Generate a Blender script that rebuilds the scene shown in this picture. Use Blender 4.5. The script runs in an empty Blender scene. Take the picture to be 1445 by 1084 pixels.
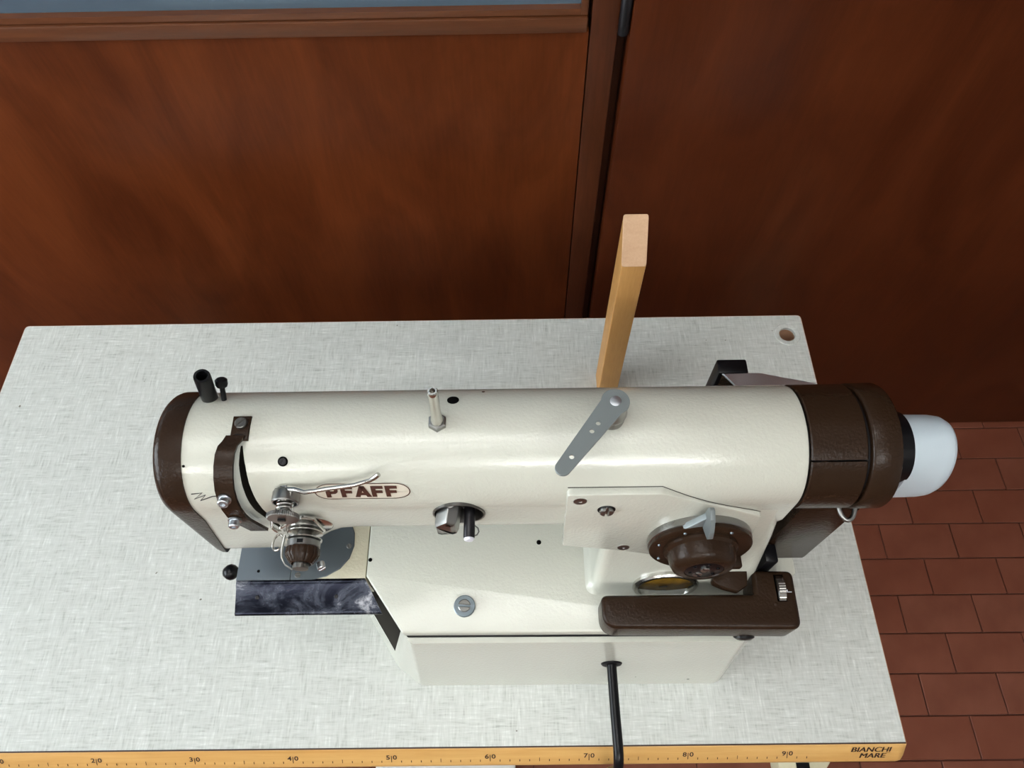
import bpy, bmesh, math, random
from mathutils import Vector, Matrix
random.seed(7)
S = bpy.context.scene
COL = S.collection
TZ = 0.75                     # height of the table top; shapes below are written with z = 0 on the table top

# ------------------------------------------------------------------ camera
def cam_axes(p, y, r):
    f = Vector((math.sin(y)*math.cos(p), math.cos(y)*math.cos(p), -math.sin(p)))
    rt = Vector((math.cos(y), -math.sin(y), 0)); up = rt.cross(f)
    return math.cos(r)*rt + math.sin(r)*up, math.cos(r)*up - math.sin(r)*rt, f
cd = bpy.data.cameras.new('camera'); cam = bpy.data.objects.new('camera', cd); COL.objects.link(cam)
a_, b_, f_ = cam_axes(1.05334, -0.01292, -0.02491)
M = Matrix((a_, b_, -f_)).transposed().to_4x4(); M.translation = Vector((0.632, -0.046, 0.820 + TZ))
cam.matrix_world = M
cd.sensor_fit = 'HORIZONTAL'; cd.sensor_width = 36; cd.lens = 1030.0/1445*36; cd.clip_start = 0.02
S.camera = cam

# ------------------------------------------------------------------ world, light, exposure
w = bpy.data.worlds.new('world'); S.world = w; w.use_nodes = True
w.node_tree.nodes['Background'].inputs[0].default_value = (0.6, 0.68, 0.8, 1)
w.node_tree.nodes['Background'].inputs[1].default_value = 0.3
S.view_settings.view_transform = 'Standard'; S.view_settings.look = 'None'
S.view_settings.gamma = 1; S.view_settings.use_curve_mapping = False
S.view_settings.exposure = -0.31
CEIL = 2.05                   # above the table top
ROOF = CEIL + 0.40           # the lamps hang below the ceiling and light it too
LAMPS = [((1.15, -1.85, CEIL), 25, 1.25, 29), ((-0.75, -2.35, CEIL), 12, 1.25, 30), ((0.25, -0.15, CEIL), 0, 1.25, 44)]   # place, downward watts, length, upward watts; last is an uplighter added for overhead fill
# daylight through the window in the left wall
DAY = (X_WIN, Y_WIN, Z_WIN) = (-1.86, -0.55, 0.85)
sd = bpy.data.lights.new('window_daylight', 'AREA'); sd.shape = 'RECTANGLE'; sd.size = 1.3; sd.size_y = 1.9; sd.energy = 76; sd.color = (0.86, 0.95, 1.0)
so = bpy.data.objects.new('window_daylight', sd); COL.objects.link(so)
so.location = (X_WIN, Y_WIN, Z_WIN + TZ); so.rotation_euler = (0, math.radians(-90), 0)

# ------------------------------------------------------------------ materials
MATS = {}
def principled(name, col, rough=0.5, metal=0.0, coat=0.0, spec=0.5):
    m = bpy.data.materials.new(name); m.use_nodes = True
    b = m.node_tree.nodes['Principled BSDF']
    b.inputs['Base Color'].default_value = (*col, 1); b.inputs['Roughness'].default_value = rough
    b.inputs['Metallic'].default_value = metal; b.inputs['Coat Weight'].default_value = coat
    b.inputs['Coat Roughness'].default_value = 0.14; b.inputs['Specular IOR Level'].default_value = spec
    MATS[name] = m
    return m, m.node_tree.nodes, m.node_tree.links, b
def noise(N, L, scale, detail=3, mscale=(1,1,1), rough=0.5, coord='Object', dist=0.0, rot=(0,0,0)):
    tc = N.new('ShaderNodeTexCoord'); mp = N.new('ShaderNodeMapping'); t = N.new('ShaderNodeTexNoise')
    mp.inputs['Scale'].default_value = mscale; mp.inputs['Rotation'].default_value = rot
    L.new(tc.outputs[coord], mp.inputs[0]); L.new(mp.outputs[0], t.inputs['Vector'])
    t.inputs['Scale'].default_value = scale; t.inputs['Detail'].default_value = detail
    t.inputs['Roughness'].default_value = rough; t.inputs['Distortion'].default_value = dist
    return t.outputs['Fac']
def ramp(N, L, fac, stops, interp='LINEAR'):
    r = N.new('ShaderNodeValToRGB'); r.color_ramp.interpolation = interp
    e = r.color_ramp.elements
    while len(e) < len(stops): e.new(0.5)
    for i, (p, c) in enumerate(stops): e[i].position = p; e[i].color = (*c, 1)
    L.new(fac, r.inputs[0]); return r.outputs[0]
def mix(N, L, fac, a, b, mode='MIX'):
    m = N.new('ShaderNodeMix'); m.data_type = 'RGBA'; m.blend_type = mode
    for i, v in ((0, fac), (6, a), (7, b)):
        if isinstance(v, (int, float)): m.inputs[i].default_value = v
        elif isinstance(v, tuple): m.inputs[i].default_value = (*v, 1)
        else: L.new(v, m.inputs[i])
    return m.outputs[2]
def bump(N, L, b, h, strength, dist=0.001):
    bp = N.new('ShaderNodeBump'); bp.inputs['Strength'].default_value = strength; bp.inputs['Distance'].default_value = dist
    L.new(h, bp.inputs['Height']); L.new(bp.outputs[0], b.inputs['Normal'])
def math_node(N, L, op, a, b):
    m = N.new('ShaderNodeMath'); m.operation = op
    for i, v in ((0, a), (1, b)):
        if isinstance(v, (int, float)): m.inputs[i].default_value = v
        else: L.new(v, m.inputs[i])
    return m.outputs[0]
def enamel(name, col, chip, rough, coat, peel, chips=True, spec=0.5):
    m, N, L, b = principled(name, col, rough, 0, coat, spec)
    n1 = noise(N, L, 9, 2)
    base = mix(N, L, n1, tuple(c*0.95 for c in col), tuple(min(1, c*1.05) for c in col))
    if chips:
        tc = N.new('ShaderNodeTexCoord'); v = N.new('ShaderNodeTexVoronoi'); v.inputs['Scale'].default_value = 55
        L.new(tc.outputs['Object'], v.inputs['Vector'])
        sep = N.new('ShaderNodeSeparateColor'); L.new(v.outputs['Color'], sep.inputs[0])
        few = math_node(N, L, 'GREATER_THAN', sep.outputs[0], 0.88)
        lim = math_node(N, L, 'MULTIPLY', sep.outputs[1], 0.10)
        dot = math_node(N, L, 'LESS_THAN', v.outputs['Distance'], lim)
        base = mix(N, L, math_node(N, L, 'MULTIPLY', few, dot), base, chip)
    L.new(base, b.inputs['Base Color'])
    bump(N, L, b, noise(N, L, 430, 2), peel, 0.00055)
enamel('cream', (0.555, 0.56, 0.49), (0.05, 0.045, 0.04), 0.20, 0.45, 0.46)
enamel('aged_cream', (0.54, 0.515, 0.39), (0.05, 0.045, 0.03), 0.3, 0.2, 0.4)
enamel('brown', (0.023, 0.0120, 0.0065), (0.02, 0.012, 0.008), 0.26, 0.0, 0.5, False, 0.16)
enamel('white_plastic', (0.52, 0.61, 0.67), (0.15, 0.15, 0.15), 0.38, 0.0, 0.02)
principled('black', (0.004, 0.004, 0.005), 0.28, spec=0.22)
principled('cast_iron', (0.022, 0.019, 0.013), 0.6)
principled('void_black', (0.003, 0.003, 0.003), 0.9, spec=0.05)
principled('black_rubber', (0.006, 0.006, 0.007), 0.55, spec=0.15)
principled('blackened', (0.012, 0.011, 0.013), 0.35, 0.5)
principled('print_brown', (0.06, 0.018, 0.01), 0.5)
principled('print_cream', (0.60, 0.55, 0.46), 0.45)
principled('dark_ink', (0.035, 0.015, 0.008), 0.6)
principled('tip_white', (0.8, 0.82, 0.9), 0.35)
principled('ink_line', (0.02, 0.016, 0.013), 0.6)
principled('lamp_body', (0.75, 0.75, 0.74), 0.5)
def metal(name, col, rough, var=0.15, sc=40):
    m, N, L, b = principled(name, col, rough, 1.0)
    f = noise(N, L, sc, 4)
    r = N.new('ShaderNodeMapRange'); r.inputs['To Min'].default_value = max(0.03, rough - var); r.inputs['To Max'].default_value = rough + var
    L.new(f, r.inputs['Value']); L.new(r.outputs[0], b.inputs['Roughness'])
metal('chrome', (0.62, 0.61, 0.58), 0.2, 0.08)
metal('steel', (0.29, 0.29, 0.28), 0.32)
metal('zinc', (0.62, 0.66, 0.70), 0.34)
principled('grey_lever', (0.19, 0.215, 0.22), 0.35, 0.3)
metal('bolt_grey', (0.20, 0.24, 0.27), 0.4)
metal('plate_steel', (0.17, 0.20, 0.225), 0.42, 0.08, 25)
metal('dark_steel', (0.16, 0.155, 0.145), 0.38)
m, N, L, b = principled('smeared_reflection_chrome', (0.3, 0.33, 0.4), 0.15, 1.0)
f = noise(N, L, 42, 6, (0.7, 1, 1), 0.7, dist=0.6)
L.new(ramp(N, L, f, [(0.42, (0.010, 0.011, 0.017)), (0.58, (0.045, 0.050, 0.066)), (0.74, (0.38, 0.39, 0.42))]), b.inputs['Base Color'])  # dark navy is the dark room's reflection put into colour; pale patches are smears
L.new(ramp(N, L, f, [(0.35, (0.12,)*3), (0.7, (0.45,)*3)]), b.inputs['Roughness'])
m, N, L, b = principled('amber_glass', (0.16, 0.085, 0.012), 0.15, 0, 0.0, 0.25)
L.new(ramp(N, L, noise(N, L, 60, 3), [(0.3, (0.07, 0.035, 0.006)), (0.7, (0.25, 0.14, 0.02))]), b.inputs['Base Color'])

def wood(name, c1, c2, rough, coat, grain=(18, 18, 1.2), scale=4, streak=0.5, rot=(0,0,0), spec=0.5):
    m, N, L, b = principled(name, c1, rough, 0, coat, spec)
    big = noise(N, L, scale, 5, (grain[0]*0.12, grain[1]*0.12, grain[2]*0.6), 0.6, dist=1.0, rot=rot)
    fine = noise(N, L, scale*3, 6, grain, 0.65, dist=0.4, rot=rot)
    f = mix(N, L, streak, big, fine)
    L.new(ramp(N, L, f, [(0.32, c1), (0.66, c2)]), b.inputs['Base Color'])
    bump(N, L, b, fine, 0.05, 0.0005)
wood('panel_wood', (0.056, 0.0115, 0.0027), (0.115, 0.027, 0.0068), 0.36, 0.0, rot=(0, 0.18, 0), streak=0.25, spec=0.16)
wood('door_wood', (0.040, 0.0080, 0.0022), (0.080, 0.018, 0.0052), 0.33, 0.0, rot=(0, -0.1, 0), streak=0.25, spec=0.2)
wood('rail_wood', (0.075, 0.022, 0.007), (0.13, 0.043, 0.015), 0.36, 0.05, (1.2, 18, 18))
wood('stile_wood', (0.042, 0.011, 0.0035), (0.085, 0.023, 0.008), 0.36, 0.0, spec=0.3)
wood('ruler_wood', (0.50, 0.26, 0.07), (0.68, 0.42, 0.15), 0.4, 0.25, (0.9, 14, 14), 5, 0.35)
wood('peg_wood', (0.46, 0.22, 0.060), (0.58, 0.31, 0.10), 0.5, 0.0, (16, 16, 1.5), 8)
wood('peg_end', (0.46, 0.28, 0.16), (0.56, 0.36, 0.22), 0.65, 0.0, (20, 20, 20), 8)
wood('board_core', (0.33, 0.17, 0.10), (0.48, 0.29, 0.18), 0.7, 0.0, (3, 20, 20), 8)
principled('stand_paint', (0.62, 0.58, 0.40), 0.45)
principled('treadle_paint', (0.55, 0.56, 0.55), 0.5)

# linen-look laminate
m, N, L, b = principled('laminate', (0.6, 0.62, 0.58), 0.42, 0, 0.0)
h = noise(N, L, 480, 2, (0.11, 1, 1), 0.5); v = noise(N, L, 480, 2, (1, 0.11, 1), 0.5)
h2 = noise(N, L, 800, 1, (0.10, 1, 1), 0.5); v2 = noise(N, L, 800, 1, (1, 0.10, 1), 0.5)
patch = noise(N, L, 40, 2)
weave = mix(N, L, ramp(N, L, patch, [(0.35, (0.2,)*3), (0.65, (0.8,)*3)]), h, v)
weave2 = mix(N, L, 0.5, h2, v2)
wv = mix(N, L, 0.35, weave, weave2)
colw = ramp(N, L, wv, [(0.33, (0.36, 0.38, 0.35)), (0.45, (0.51, 0.53, 0.50)), (0.56, (0.57, 0.59, 0.56)), (0.68, (0.70, 0.72, 0.69))])
sp = noise(N, L, 120, 1)
colw = mix(N, L, ramp(N, L, sp, [(0.80, (0,)*3), (0.82, (1,)*3)]), colw, (0.16, 0.15, 0.12))
L.new(colw, b.inputs['Base Color']); bump(N, L, b, wv, 0.3, 0.0005)

# floor tile, grout, plaster
m, N, L, b = principled('terracotta', (0.12, 0.04, 0.025), 0.42, 0, 0.0, 0.25)
oi = N.new('ShaderNodeObjectInfo')
c_ = ramp(N, L, noise(N, L, 14, 4), [(0.3, (0.13, 0.040, 0.022)), (0.7, (0.18, 0.062, 0.037))])
L.new(mix(N, L, math_node(N, L, 'MULTIPLY', oi.outputs['Random'], 0.5), c_, (0.145, 0.038, 0.018)), b.inputs['Base Color'])
bump(N, L, b, noise(N, L, 120, 3), 0.08, 0.0006)
principled('grout', (0.10, 0.034, 0.021), 0.9)
m, N, L, b = principled('plaster', (0.66, 0.66, 0.65), 0.9)
bump(N, L, b, noise(N, L, 60, 3), 0.1, 0.001)
principled('ceiling_paint', (0.82, 0.83, 0.82), 0.95)
m, N, L, b = principled('back_plaster', (0.30, 0.26, 0.22), 0.9)
bump(N, L, b, noise(N, L, 60, 3), 0.1, 0.001)
m, N, L, b = principled('frosted_glass', (0.07, 0.105, 0.14), 0.16, 0, 0.2)
bump(N, L, b, noise(N, L, 90, 2), 0.06, 0.0008)
m = bpy.data.materials.new('daylight_pane'); m.use_nodes = True; MATS['daylight_pane'] = m
em = m.node_tree.nodes.new('ShaderNodeEmission'); em.inputs[0].default_value = (0.86, 0.95, 1.0, 1); em.inputs[1].default_value = 2.0
m.node_tree.links.new(em.outputs[0], m.node_tree.nodes['Material Output'].inputs[0])
m = bpy.data.materials.new('lamp_tube'); m.use_nodes = True; MATS['lamp_tube'] = m
em = m.node_tree.nodes.new('ShaderNodeEmission'); em.inputs[0].default_value = (1, 0.98, 0.95, 1); em.inputs[1].default_value = 14
m.node_tree.links.new(em.outputs[0], m.node_tree.nodes['Material Output'].inputs[0])

# ------------------------------------------------------------------ mesh helpers
def V(*a): return Vector(a)
def frame(axis):
    n = Vector(axis).normalized()
    r = Vector((0, 0, 1)) if abs(n.z) < 0.9 else Vector((1, 0, 0))
    u = r.cross(n).normalized(); v = n.cross(u)
    return u, v, n
def loop_faces(bm, rings, cap0=True, cap1=True, closed=False):
    vr = [[bm.verts.new(p) for p in r] for r in rings]
    n = len(vr[0]); m_ = len(vr)
    for i in range(m_ if closed else m_-1):
        A, B = vr[i], vr[(i+1) % m_]
        for k in range(n):
            bm.faces.new((A[k], A[(k+1) % n], B[(k+1) % n], B[k]))
    if not closed:
        if cap0: bm.faces.new(list(reversed(vr[0])))
        if cap1: bm.faces.new(vr[-1])
    return vr
def lathe(bm, prof, o, axis=(0,0,1), seg=32):
    u, v, n = frame(axis); o = Vector(o)
    rings = []
    for r, h in prof:
        r = max(r, 1e-5)
        rings.append([o + n*h + (u*math.cos(2*math.pi*k/seg) + v*math.sin(2*math.pi*k/seg))*r for k in range(seg)])
    loop_faces(bm, rings)
def tube(bm, pts, r, seg=10, cap=True):
    pts = [Vector(p) for p in pts]; rings = []; prev = None
    for i, p in enumerate(pts):
        t = (pts[min(i+1, len(pts)-1)] - pts[max(i-1, 0)]).normalized()
        if prev is None: u, v, _ = frame(t)
        else:
            u = (prev - t*prev.dot(t)).normalized(); v = t.cross(u)
        prev = u
        rr = r[i] if isinstance(r, (list, tuple)) else r
        rings.append([p + (u*math.cos(2*math.pi*k/seg) + v*math.sin(2*math.pi*k/seg))*rr for k in range(seg)])
    loop_faces(bm, rings, cap, cap)
def ribbon(bm, pts, width_axis, wd, th, nrm):
    rings = []
    for i, p in enumerate(pts):
        p = Vector(p); nn = Vector(nrm[i]); wa = Vector(width_axis)*(wd[i] if isinstance(wd, list) else wd)/2
        rings.append([p-wa, p+wa, p+wa+nn*th, p-wa+nn*th])
    loop_faces(bm, rings)
def box(bm, lo, hi, bev=0.0, seg=2):
    r = bmesh.ops.create_cube(bm, size=1)
    for v in r['verts']:
        v.co = Vector([lo[i] + (v.co[i]+0.5)*(hi[i]-lo[i]) for i in range(3)])
    if bev:
        es = list({e for v in r['verts'] for e in v.link_edges})
        bmesh.ops.bevel(bm, geom=es, offset=bev, segments=seg, affect='EDGES', profile=0.5)
def prism(bm, pts, n, depth, bev=0.0, seg=2):
    """closed 3-D polygon pts pushed along n by depth"""
    n = Vector(n)*depth
    A = [bm.verts.new(Vector(p)) for p in pts]; B = [bm.verts.new(Vector(p)+n) for p in pts]
    f0 = bm.faces.new(A); f1 = bm.faces.new(B); k = len(A)
    for i in range(k): bm.faces.new((A[i], B[i], B[(i+1) % k], A[(i+1) % k]))
    if bev:
        bmesh.ops.recalc_face_normals(bm, faces=list(bm.faces))
        es = list(f1.edges)
        bmesh.ops.bevel(bm, geom=es, offset=bev, segments=seg, affect='EDGES', profile=0.5)
def rounded(pts, rad, seg=5):
    """round the corners of a 2-D polygon; rad a number or one per corner"""
    out = []; n = len(pts)
    for i in range(n):
        p = Vector(pts[i]); a = Vector(pts[i-1]); c = Vector(pts[(i+1) % n])
        r = rad[i] if isinstance(rad, (list, tuple)) else rad
        if r <= 0: out.append(tuple(p)); continue
        d1 = (a-p).normalized(); d2 = (c-p).normalized(); ang = d1.angle(d2)
        t = min(r/math.tan(ang/2), (a-p).length*0.49, (c-p).length*0.49)
        s, e = p+d1*t, p+d2*t
        for k in range(seg+1):
            q = k/seg
            out.append(tuple((1-q)**2*s + 2*q*(1-q)*p + q*q*e))
    return out
def mesh_of(bm, name, smooth=40):
    bmesh.ops.recalc_face_normals(bm, faces=list(bm.faces))
    me = bpy.data.meshes.new(name); bm.to_mesh(me); bm.free()
    if smooth:
        me.shade_smooth(); me.set_sharp_from_angle(angle=math.radians(smooth))
    return me
WPOS = {}
def obj(name, bm, mat, parent=None, smooth=40, label=None, origin=None):
    me = bm if isinstance(bm, bpy.types.Mesh) else mesh_of(bm, name, smooth)
    co = [v.co for v in me.vertices]
    lo = Vector([min(c[i] for c in co) for i in range(3)]); hi = Vector([max(c[i] for c in co) for i in range(3)])
    o_ = Vector(origin) if origin else (lo+hi)/2
    if not origin: o_.z = lo.z
    me.transform(Matrix.Translation(-o_))
    o = bpy.data.objects.new(name, me); COL.objects.link(o)
    wp = o_ + Vector((0, 0, TZ)); WPOS[o] = wp
    me.materials.append(MATS[mat])
    if parent: o.parent = parent; o.location = wp - WPOS[parent]
    else: o.location = wp
    if label: o['label'] = label
    return o
def empty(name, loc):
    o = bpy.data.objects.new(name, None); COL.objects.link(o); o.empty_display_size = 0.05
    WPOS[o] = Vector(loc) + Vector((0, 0, TZ)); o.location = WPOS[o]; return o
def tag(o, label, cat, group=None):
    o['label'] = label; o['category'] = cat
    if group: o['group'] = group
    return o
def struct(o): o['kind'] = 'structure'; return o
def cut(o, bm, mat=None):
    """real opening: subtract the closed shape bm from the object o"""
    bmesh.ops.recalc_face_normals(bm, faces=list(bm.faces))
    me = bpy.data.meshes.new('cutter'); bm.to_mesh(me); bm.free()
    if mat: me.materials.append(MATS[mat])
    c = bpy.data.objects.new('cutter', me); COL.objects.link(c); c.location = Vector((0, 0, TZ))
    md = o.modifiers.new('cut', 'BOOLEAN'); md.object = c; md.operation = 'DIFFERENCE'; md.solver = 'EXACT'; md.material_mode = 'TRANSFER' if mat else 'INDEX'
    bpy.context.view_layer.update(); dg = bpy.context.evaluated_depsgraph_get()
    new = bpy.data.meshes.new_from_object(o.evaluated_get(dg))
    o.modifiers.clear(); old = o.data; o.data = new; bpy.data.meshes.remove(old)
    bpy.data.objects.remove(c); bpy.data.meshes.remove(me)
    new.shade_smooth(); new.set_sharp_from_angle(angle=math.radians(40))
def B(): return bmesh.new()

# ------------------------------------------------------------------ room
FL = -0.75; WY = 0.735; X0, X1, Y0 = -1.9, 3.3, -3.4
bm = B(); box(bm, (X0, Y0, FL-0.03), (X1, WY+0.06, FL-0.004))
floor = struct(obj('floor', bm, 'grout', smooth=0))
TW, TD, G = 0.155, 0.0776, 0.0022
tile_me = None; field = B()
for k in range(-44, 10):
    y0 = 0.0115 + TD*k; y1 = min(y0+TD, WY)
    if y1 - y0 < 0.01 or y0 < Y0: continue
    for j in range(-24, 14):
        cx = 1.507 + (0.0775 if k % 2 else 0) + TW*j - TW/2
        if cx-TW/2 < X0 or cx+TW/2 > X1: continue
        cy = (y0+y1)/2
        if 1.05 < cx < 2.15 and cy > -0.25:
            full = (y1-y0) > TD*0.99
            if full and tile_me is not None:
                o = bpy.data.objects.new('floor_tile', tile_me); COL.objects.link(o)
                o.parent = floor; wp = Vector((cx, cy, FL-0.006+TZ)); o.location = wp - WPOS[floor]
            else:
                t = B(); box(t, (cx-TW/2+G/2, y0+G/2, FL-0.006), (cx+TW/2-G/2, y1-G/2, FL+random.uniform(0, 0.0003)), 0.0012, 1)
                o = obj('floor_tile', t, 'terracotta', floor, smooth=0)
                if full: tile_me = o.data
        else:
            box(field, (cx-TW/2+G/2, y0+G/2, FL-0.006), (cx+TW/2-G/2, y1-G/2, FL))
o = obj('tile_field', field, 'terracotta', floor, smooth=0); o['kind'] = 'stuff'

def wallbox(name, lo, hi, mat='plaster'):
    bm = B(); box(bm, lo, hi); return struct(obj(name, bm, mat, smooth=0))
wallbox('ceiling', (X0, Y0, ROOF), (X1, WY+0.06, ROOF+0.06), 'ceiling_paint')
wallbox('wall_left', (X0-0.1, Y0, FL), (X0, WY+0.06, ROOF))
bm = B(); box(bm, (X0, Y_WIN-0.95, Z_WIN-0.65), (X0+0.006, Y_WIN+0.95, Z_WIN+0.65)); w2 = struct(obj('window_2', bm, 'daylight_pane', smooth=0))
for lo_, hi_ in (((X0, Y_WIN-1.02, Z_WIN-0.72), (X0+0.03, Y_WIN+1.02, Z_WIN-0.65)), ((X0, Y_WIN-1.02, Z_WIN+0.65), (X0+0.03, Y_WIN+1.02, Z_WIN+0.72)), ((X0, Y_WIN-1.02, Z_WIN-0.65), (X0+0.03, Y_WIN-0.95, Z_WIN+0.65)), ((X0, Y_WIN+0.95, Z_WIN-0.65), (X0+0.03, Y_WIN+1.02, Z_WIN+0.65))):
    bm = B(); box(bm, lo_, hi_, 0.004); obj('window_frame', bm, 'lamp_body', w2)
wallbox('wall_right', (X1, Y0, FL), (X1+0.1, WY+0.06, ROOF))
wallbox('wall_front', (X0, Y0-0.1, FL), (X1, Y0, ROOF), 'back_plaster')
# wooden partition behind the table
bm = B(); box(bm, (X0, WY+0.03, FL), (X1, WY+0.06, ROOF))
wall = struct(obj('wall_back', bm, 'stile_wood', smooth=0))
bm = B(); box(bm, (X0, WY, FL), (0.7225, WY+0.03, 0.280), 0.001)
obj('lower_panel', bm, 'panel_wood', wall)
bm = B(); box(bm, (X0, WY-0.0035, 0.2805), (0.7195, WY+0.03, 0.2995), 0.0015)
obj('rail', bm, 'rail_wood', wall)
bm = B(); box(bm, (0.7240, WY-0.001, FL), (0.7560, WY+0.03, CEIL), 0.0015)
struct(obj('trim_1', bm, 'stile_wood'))
win = struct(obj('window_1', (lambda b_: (box(b_, (X0, WY+0.010, 0.300), (0.7195, WY+0.014, CEIL-0.1)), b_)[1])(B()), 'frosted_glass', smooth=0))
bm = B()
ribbon(bm, [V(X0, WY+0.008, 0.301), V(0.7185, WY+0.008, 0.301)], (0, 0.016, 0), 1, 0.0075, [V(0,0,1)]*2)
obj('glazing_bead', bm, 'rail_wood', win)
bm = B(); box(bm, (0.7115, WY-0.001, 0.301), (0.7195, WY+0.010, CEIL-0.1), 0.0012)
obj('glazing_bead', bm, 'rail_wood', win)
bm = B(); box(bm, (0.7690, WY-0.012, FL+0.004), (X1, WY+0.026, 1.35), 0.0022)
door = struct(obj('door_1', bm, 'door_wood'))
bm = B(); lathe(bm, [(0.0055, -0.055), (0.0065, -0.0545), (0.0065, -0.001), (0.0058, 0), (0.0065, 0.001), (0.0065, 0.055), (0.004, 0.058)], (0.7615, WY-0.005, 0.335), (0, 0, 1), 20)
obj('hinge', bm, 'blackened', door)

# two ceiling lamps and an added overhead uplighter (the light of the room)
for i, (p, watt, ln, up) in enumerate(LAMPS):
    lab = ['long white fluorescent ceiling lamp in front of the table, right', 'long white fluorescent ceiling lamp in front of the table, left', 'unseen white uplighter added for overhead fill nearly above the sewing table'][i]
    e = tag(empty('ceiling_lamp', p), lab, 'lamp', 'fluorescent ceiling lamps')
    bm = B(); box(bm, (p[0]-ln/2-0.03, p[1]-0.09, p[2]+0.02), (p[0]+ln/2+0.03, p[1]+0.09, p[2]+0.06), 0.006)
    obj('lamp_housing', bm, 'lamp_body', e)
    for s in (-1, 1):
        bm = B(); tz = p[2] if watt else p[2]+0.075
        tube(bm, [(p[0]-ln/2, p[1]+s*0.05, tz), (p[0]+ln/2, p[1]+s*0.05, tz)], 0.013, 12)
        obj('fluorescent_tube', bm, 'lamp_tube', e)
    ld = bpy.data.lights.new('tube_light', 'AREA'); ld.shape = 'RECTANGLE'; ld.size = ln; ld.size_y = 0.13; ld.energy = watt
    ld.color = (1.0, 0.99, 0.965)
    if watt:
        lo = bpy.data.objects.new('tube_light', ld); COL.objects.link(lo); lo.location = (p[0], p[1], p[2]-0.02+TZ)
    ud = ld.copy(); ud.energy = up
    uo = bpy.data.objects.new('tube_uplight', ud); COL.objects.link(uo); uo.location = (p[0], p[1], p[2]+0.10+TZ); uo.rotation_euler = (math.pi, 0, 0)
    for s in (-1, 1):
        bm = B(); tube(bm, [(p[0]+s*ln*0.35, p[1], p[2]+0.055), (p[0]+s*ln*0.35, p[1], ROOF)], 0.006, 8); obj('hanger_rod', bm, 'lamp_body', e)

# ------------------------------------------------------------------ table
TX0, TX1, TYD, TT = -0.039, 1.019, 0.523, 0.036
table = tag(empty('sewing_table', (0.49, 0.26, FL)), 'pale linen-patterned sewing table with a wooden ruler along its front edge', 'table')
bm = B(); prism(bm, [V(x, y, -TT) for x, y in rounded([(TX0, 0), (TX1, 0), (TX1, TYD), (TX0, TYD)], [0, 0, 0.006, 0.006])], (0,0,1), TT-0.0012, 0)
core = obj('board_core', bm, 'board_core', table, smooth=30)
bm = B(); prism(bm, [V(x, y, -0.0012) for x, y in rounded([(TX0+0.001, 0), (TX1-0.001, 0), (TX1-0.001, TYD-0.001), (TX0+0.001, TYD-0.001)], [0, 0, 0.006, 0.006])], (0,0,1), 0.0012, 0.0004, 1)
top = obj('table_top', bm, 'laminate', table, smooth=30)
for o in (core, top):
    c = B(); lathe(c, [(0.0108, -0.1), (0.0108, 0.1)], (0.9945, 0.491, 0), (0,0,1), 32); cut(o, c)
bm = B()
lathe_prof = [(0.0106, -0.004), (0.0106, 0.0006), (0.0115, 0.0012), (0.0165, 0.0010), (0.0172, 0.0002), (0.0172, -0.001)]
u, v, n = frame((0,0,1))
rings = [[V(0.9945, 0.491, h) + (u*math.cos(2*math.pi*k/40)+v*math.sin(2*math.pi*k/40))*r for k in range(40)] for r, h in lathe_prof]
loop_faces(bm, rings, closed=True)
obj('cable_grommet', bm, 'laminate', table)
# ruler strip: a sloped wooden edge
prof = [(0.0, -0.0008), (-0.0015, -0.0012), (-0.0145, -0.0150), (-0.0158, -0.0185), (-0.0150, -0.033), (-0.012, -0.0365), (0.0, -0.0365)]
bm = B(); rings = []
for x, k in ((TX0, 0.6), (TX0+0.003, 0.9), (TX0+0.006, 1), (TX1-0.008, 1), (TX1-0.003, 0.93), (TX1, 0.72)):
    rings.append([V(x, y*k, z if k == 1 else -0.0185+(z+0.0185)*(0.9+0.1*k)) for y, z in prof])
loop_faces(bm, rings)
ruler = obj('ruler_edge', bm, 'ruler_wood', table, smooth=30)
bm = B(); box(bm, (TX0+0.001, -0.0008, -0.0016), (TX1-0.001, 0.0006, 0.0002)); obj('edge_line', bm, 'dark_ink', table, smooth=0)
# print on the sloped face
RS = V(0, -0.0015, -0.0012); RE = V(0, -0.0145, -0.0150); RD = (RS-RE).normalized(); RN = V(0, -RD.z, RD.y)
def on_ruler(x, s): return V(x, 0, 0) + RE + RD*s + RN*0.00025     # s: metres up the slope
RLEN = (RS-RE).length
def flat_box(bm, x0, x1, s0, s1, sk=0.0):
    bm.faces.new([bm.verts.new(p) for p in (on_ruler(x0, s0), on_ruler(x1, s0), on_ruler(x1+sk, s1), on_ruler(x0+sk, s1))])
def text_mesh(txt, size, bold=0.0, shear=0.0):
    cu = bpy.data.curves.new('t', 'FONT'); cu.body = txt; cu.size = size; cu.align_x = 'CENTER'; cu.offset = bold; cu.shear = shear
    cu.resolution_u = 3
    o = bpy.data.objects.new('t', cu); COL.objects.link(o); bpy.context.view_layer.update()
    me = bpy.data.meshes.new_from_object(o.evaluated_get(bpy.context.evaluated_depsgraph_get()))
    bpy.data.objects.remove(o); bpy.data.curves.remove(cu); return me
def add_text(bm, me, place):
    vs = [bm.verts.new(place(v.co.x, v.co.y)) for v in me.vertices]
    for p in me.polygons:
        try: bm.faces.new([vs[i] for i in p.vertices])
        except ValueError: pass
bm = B()
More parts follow.
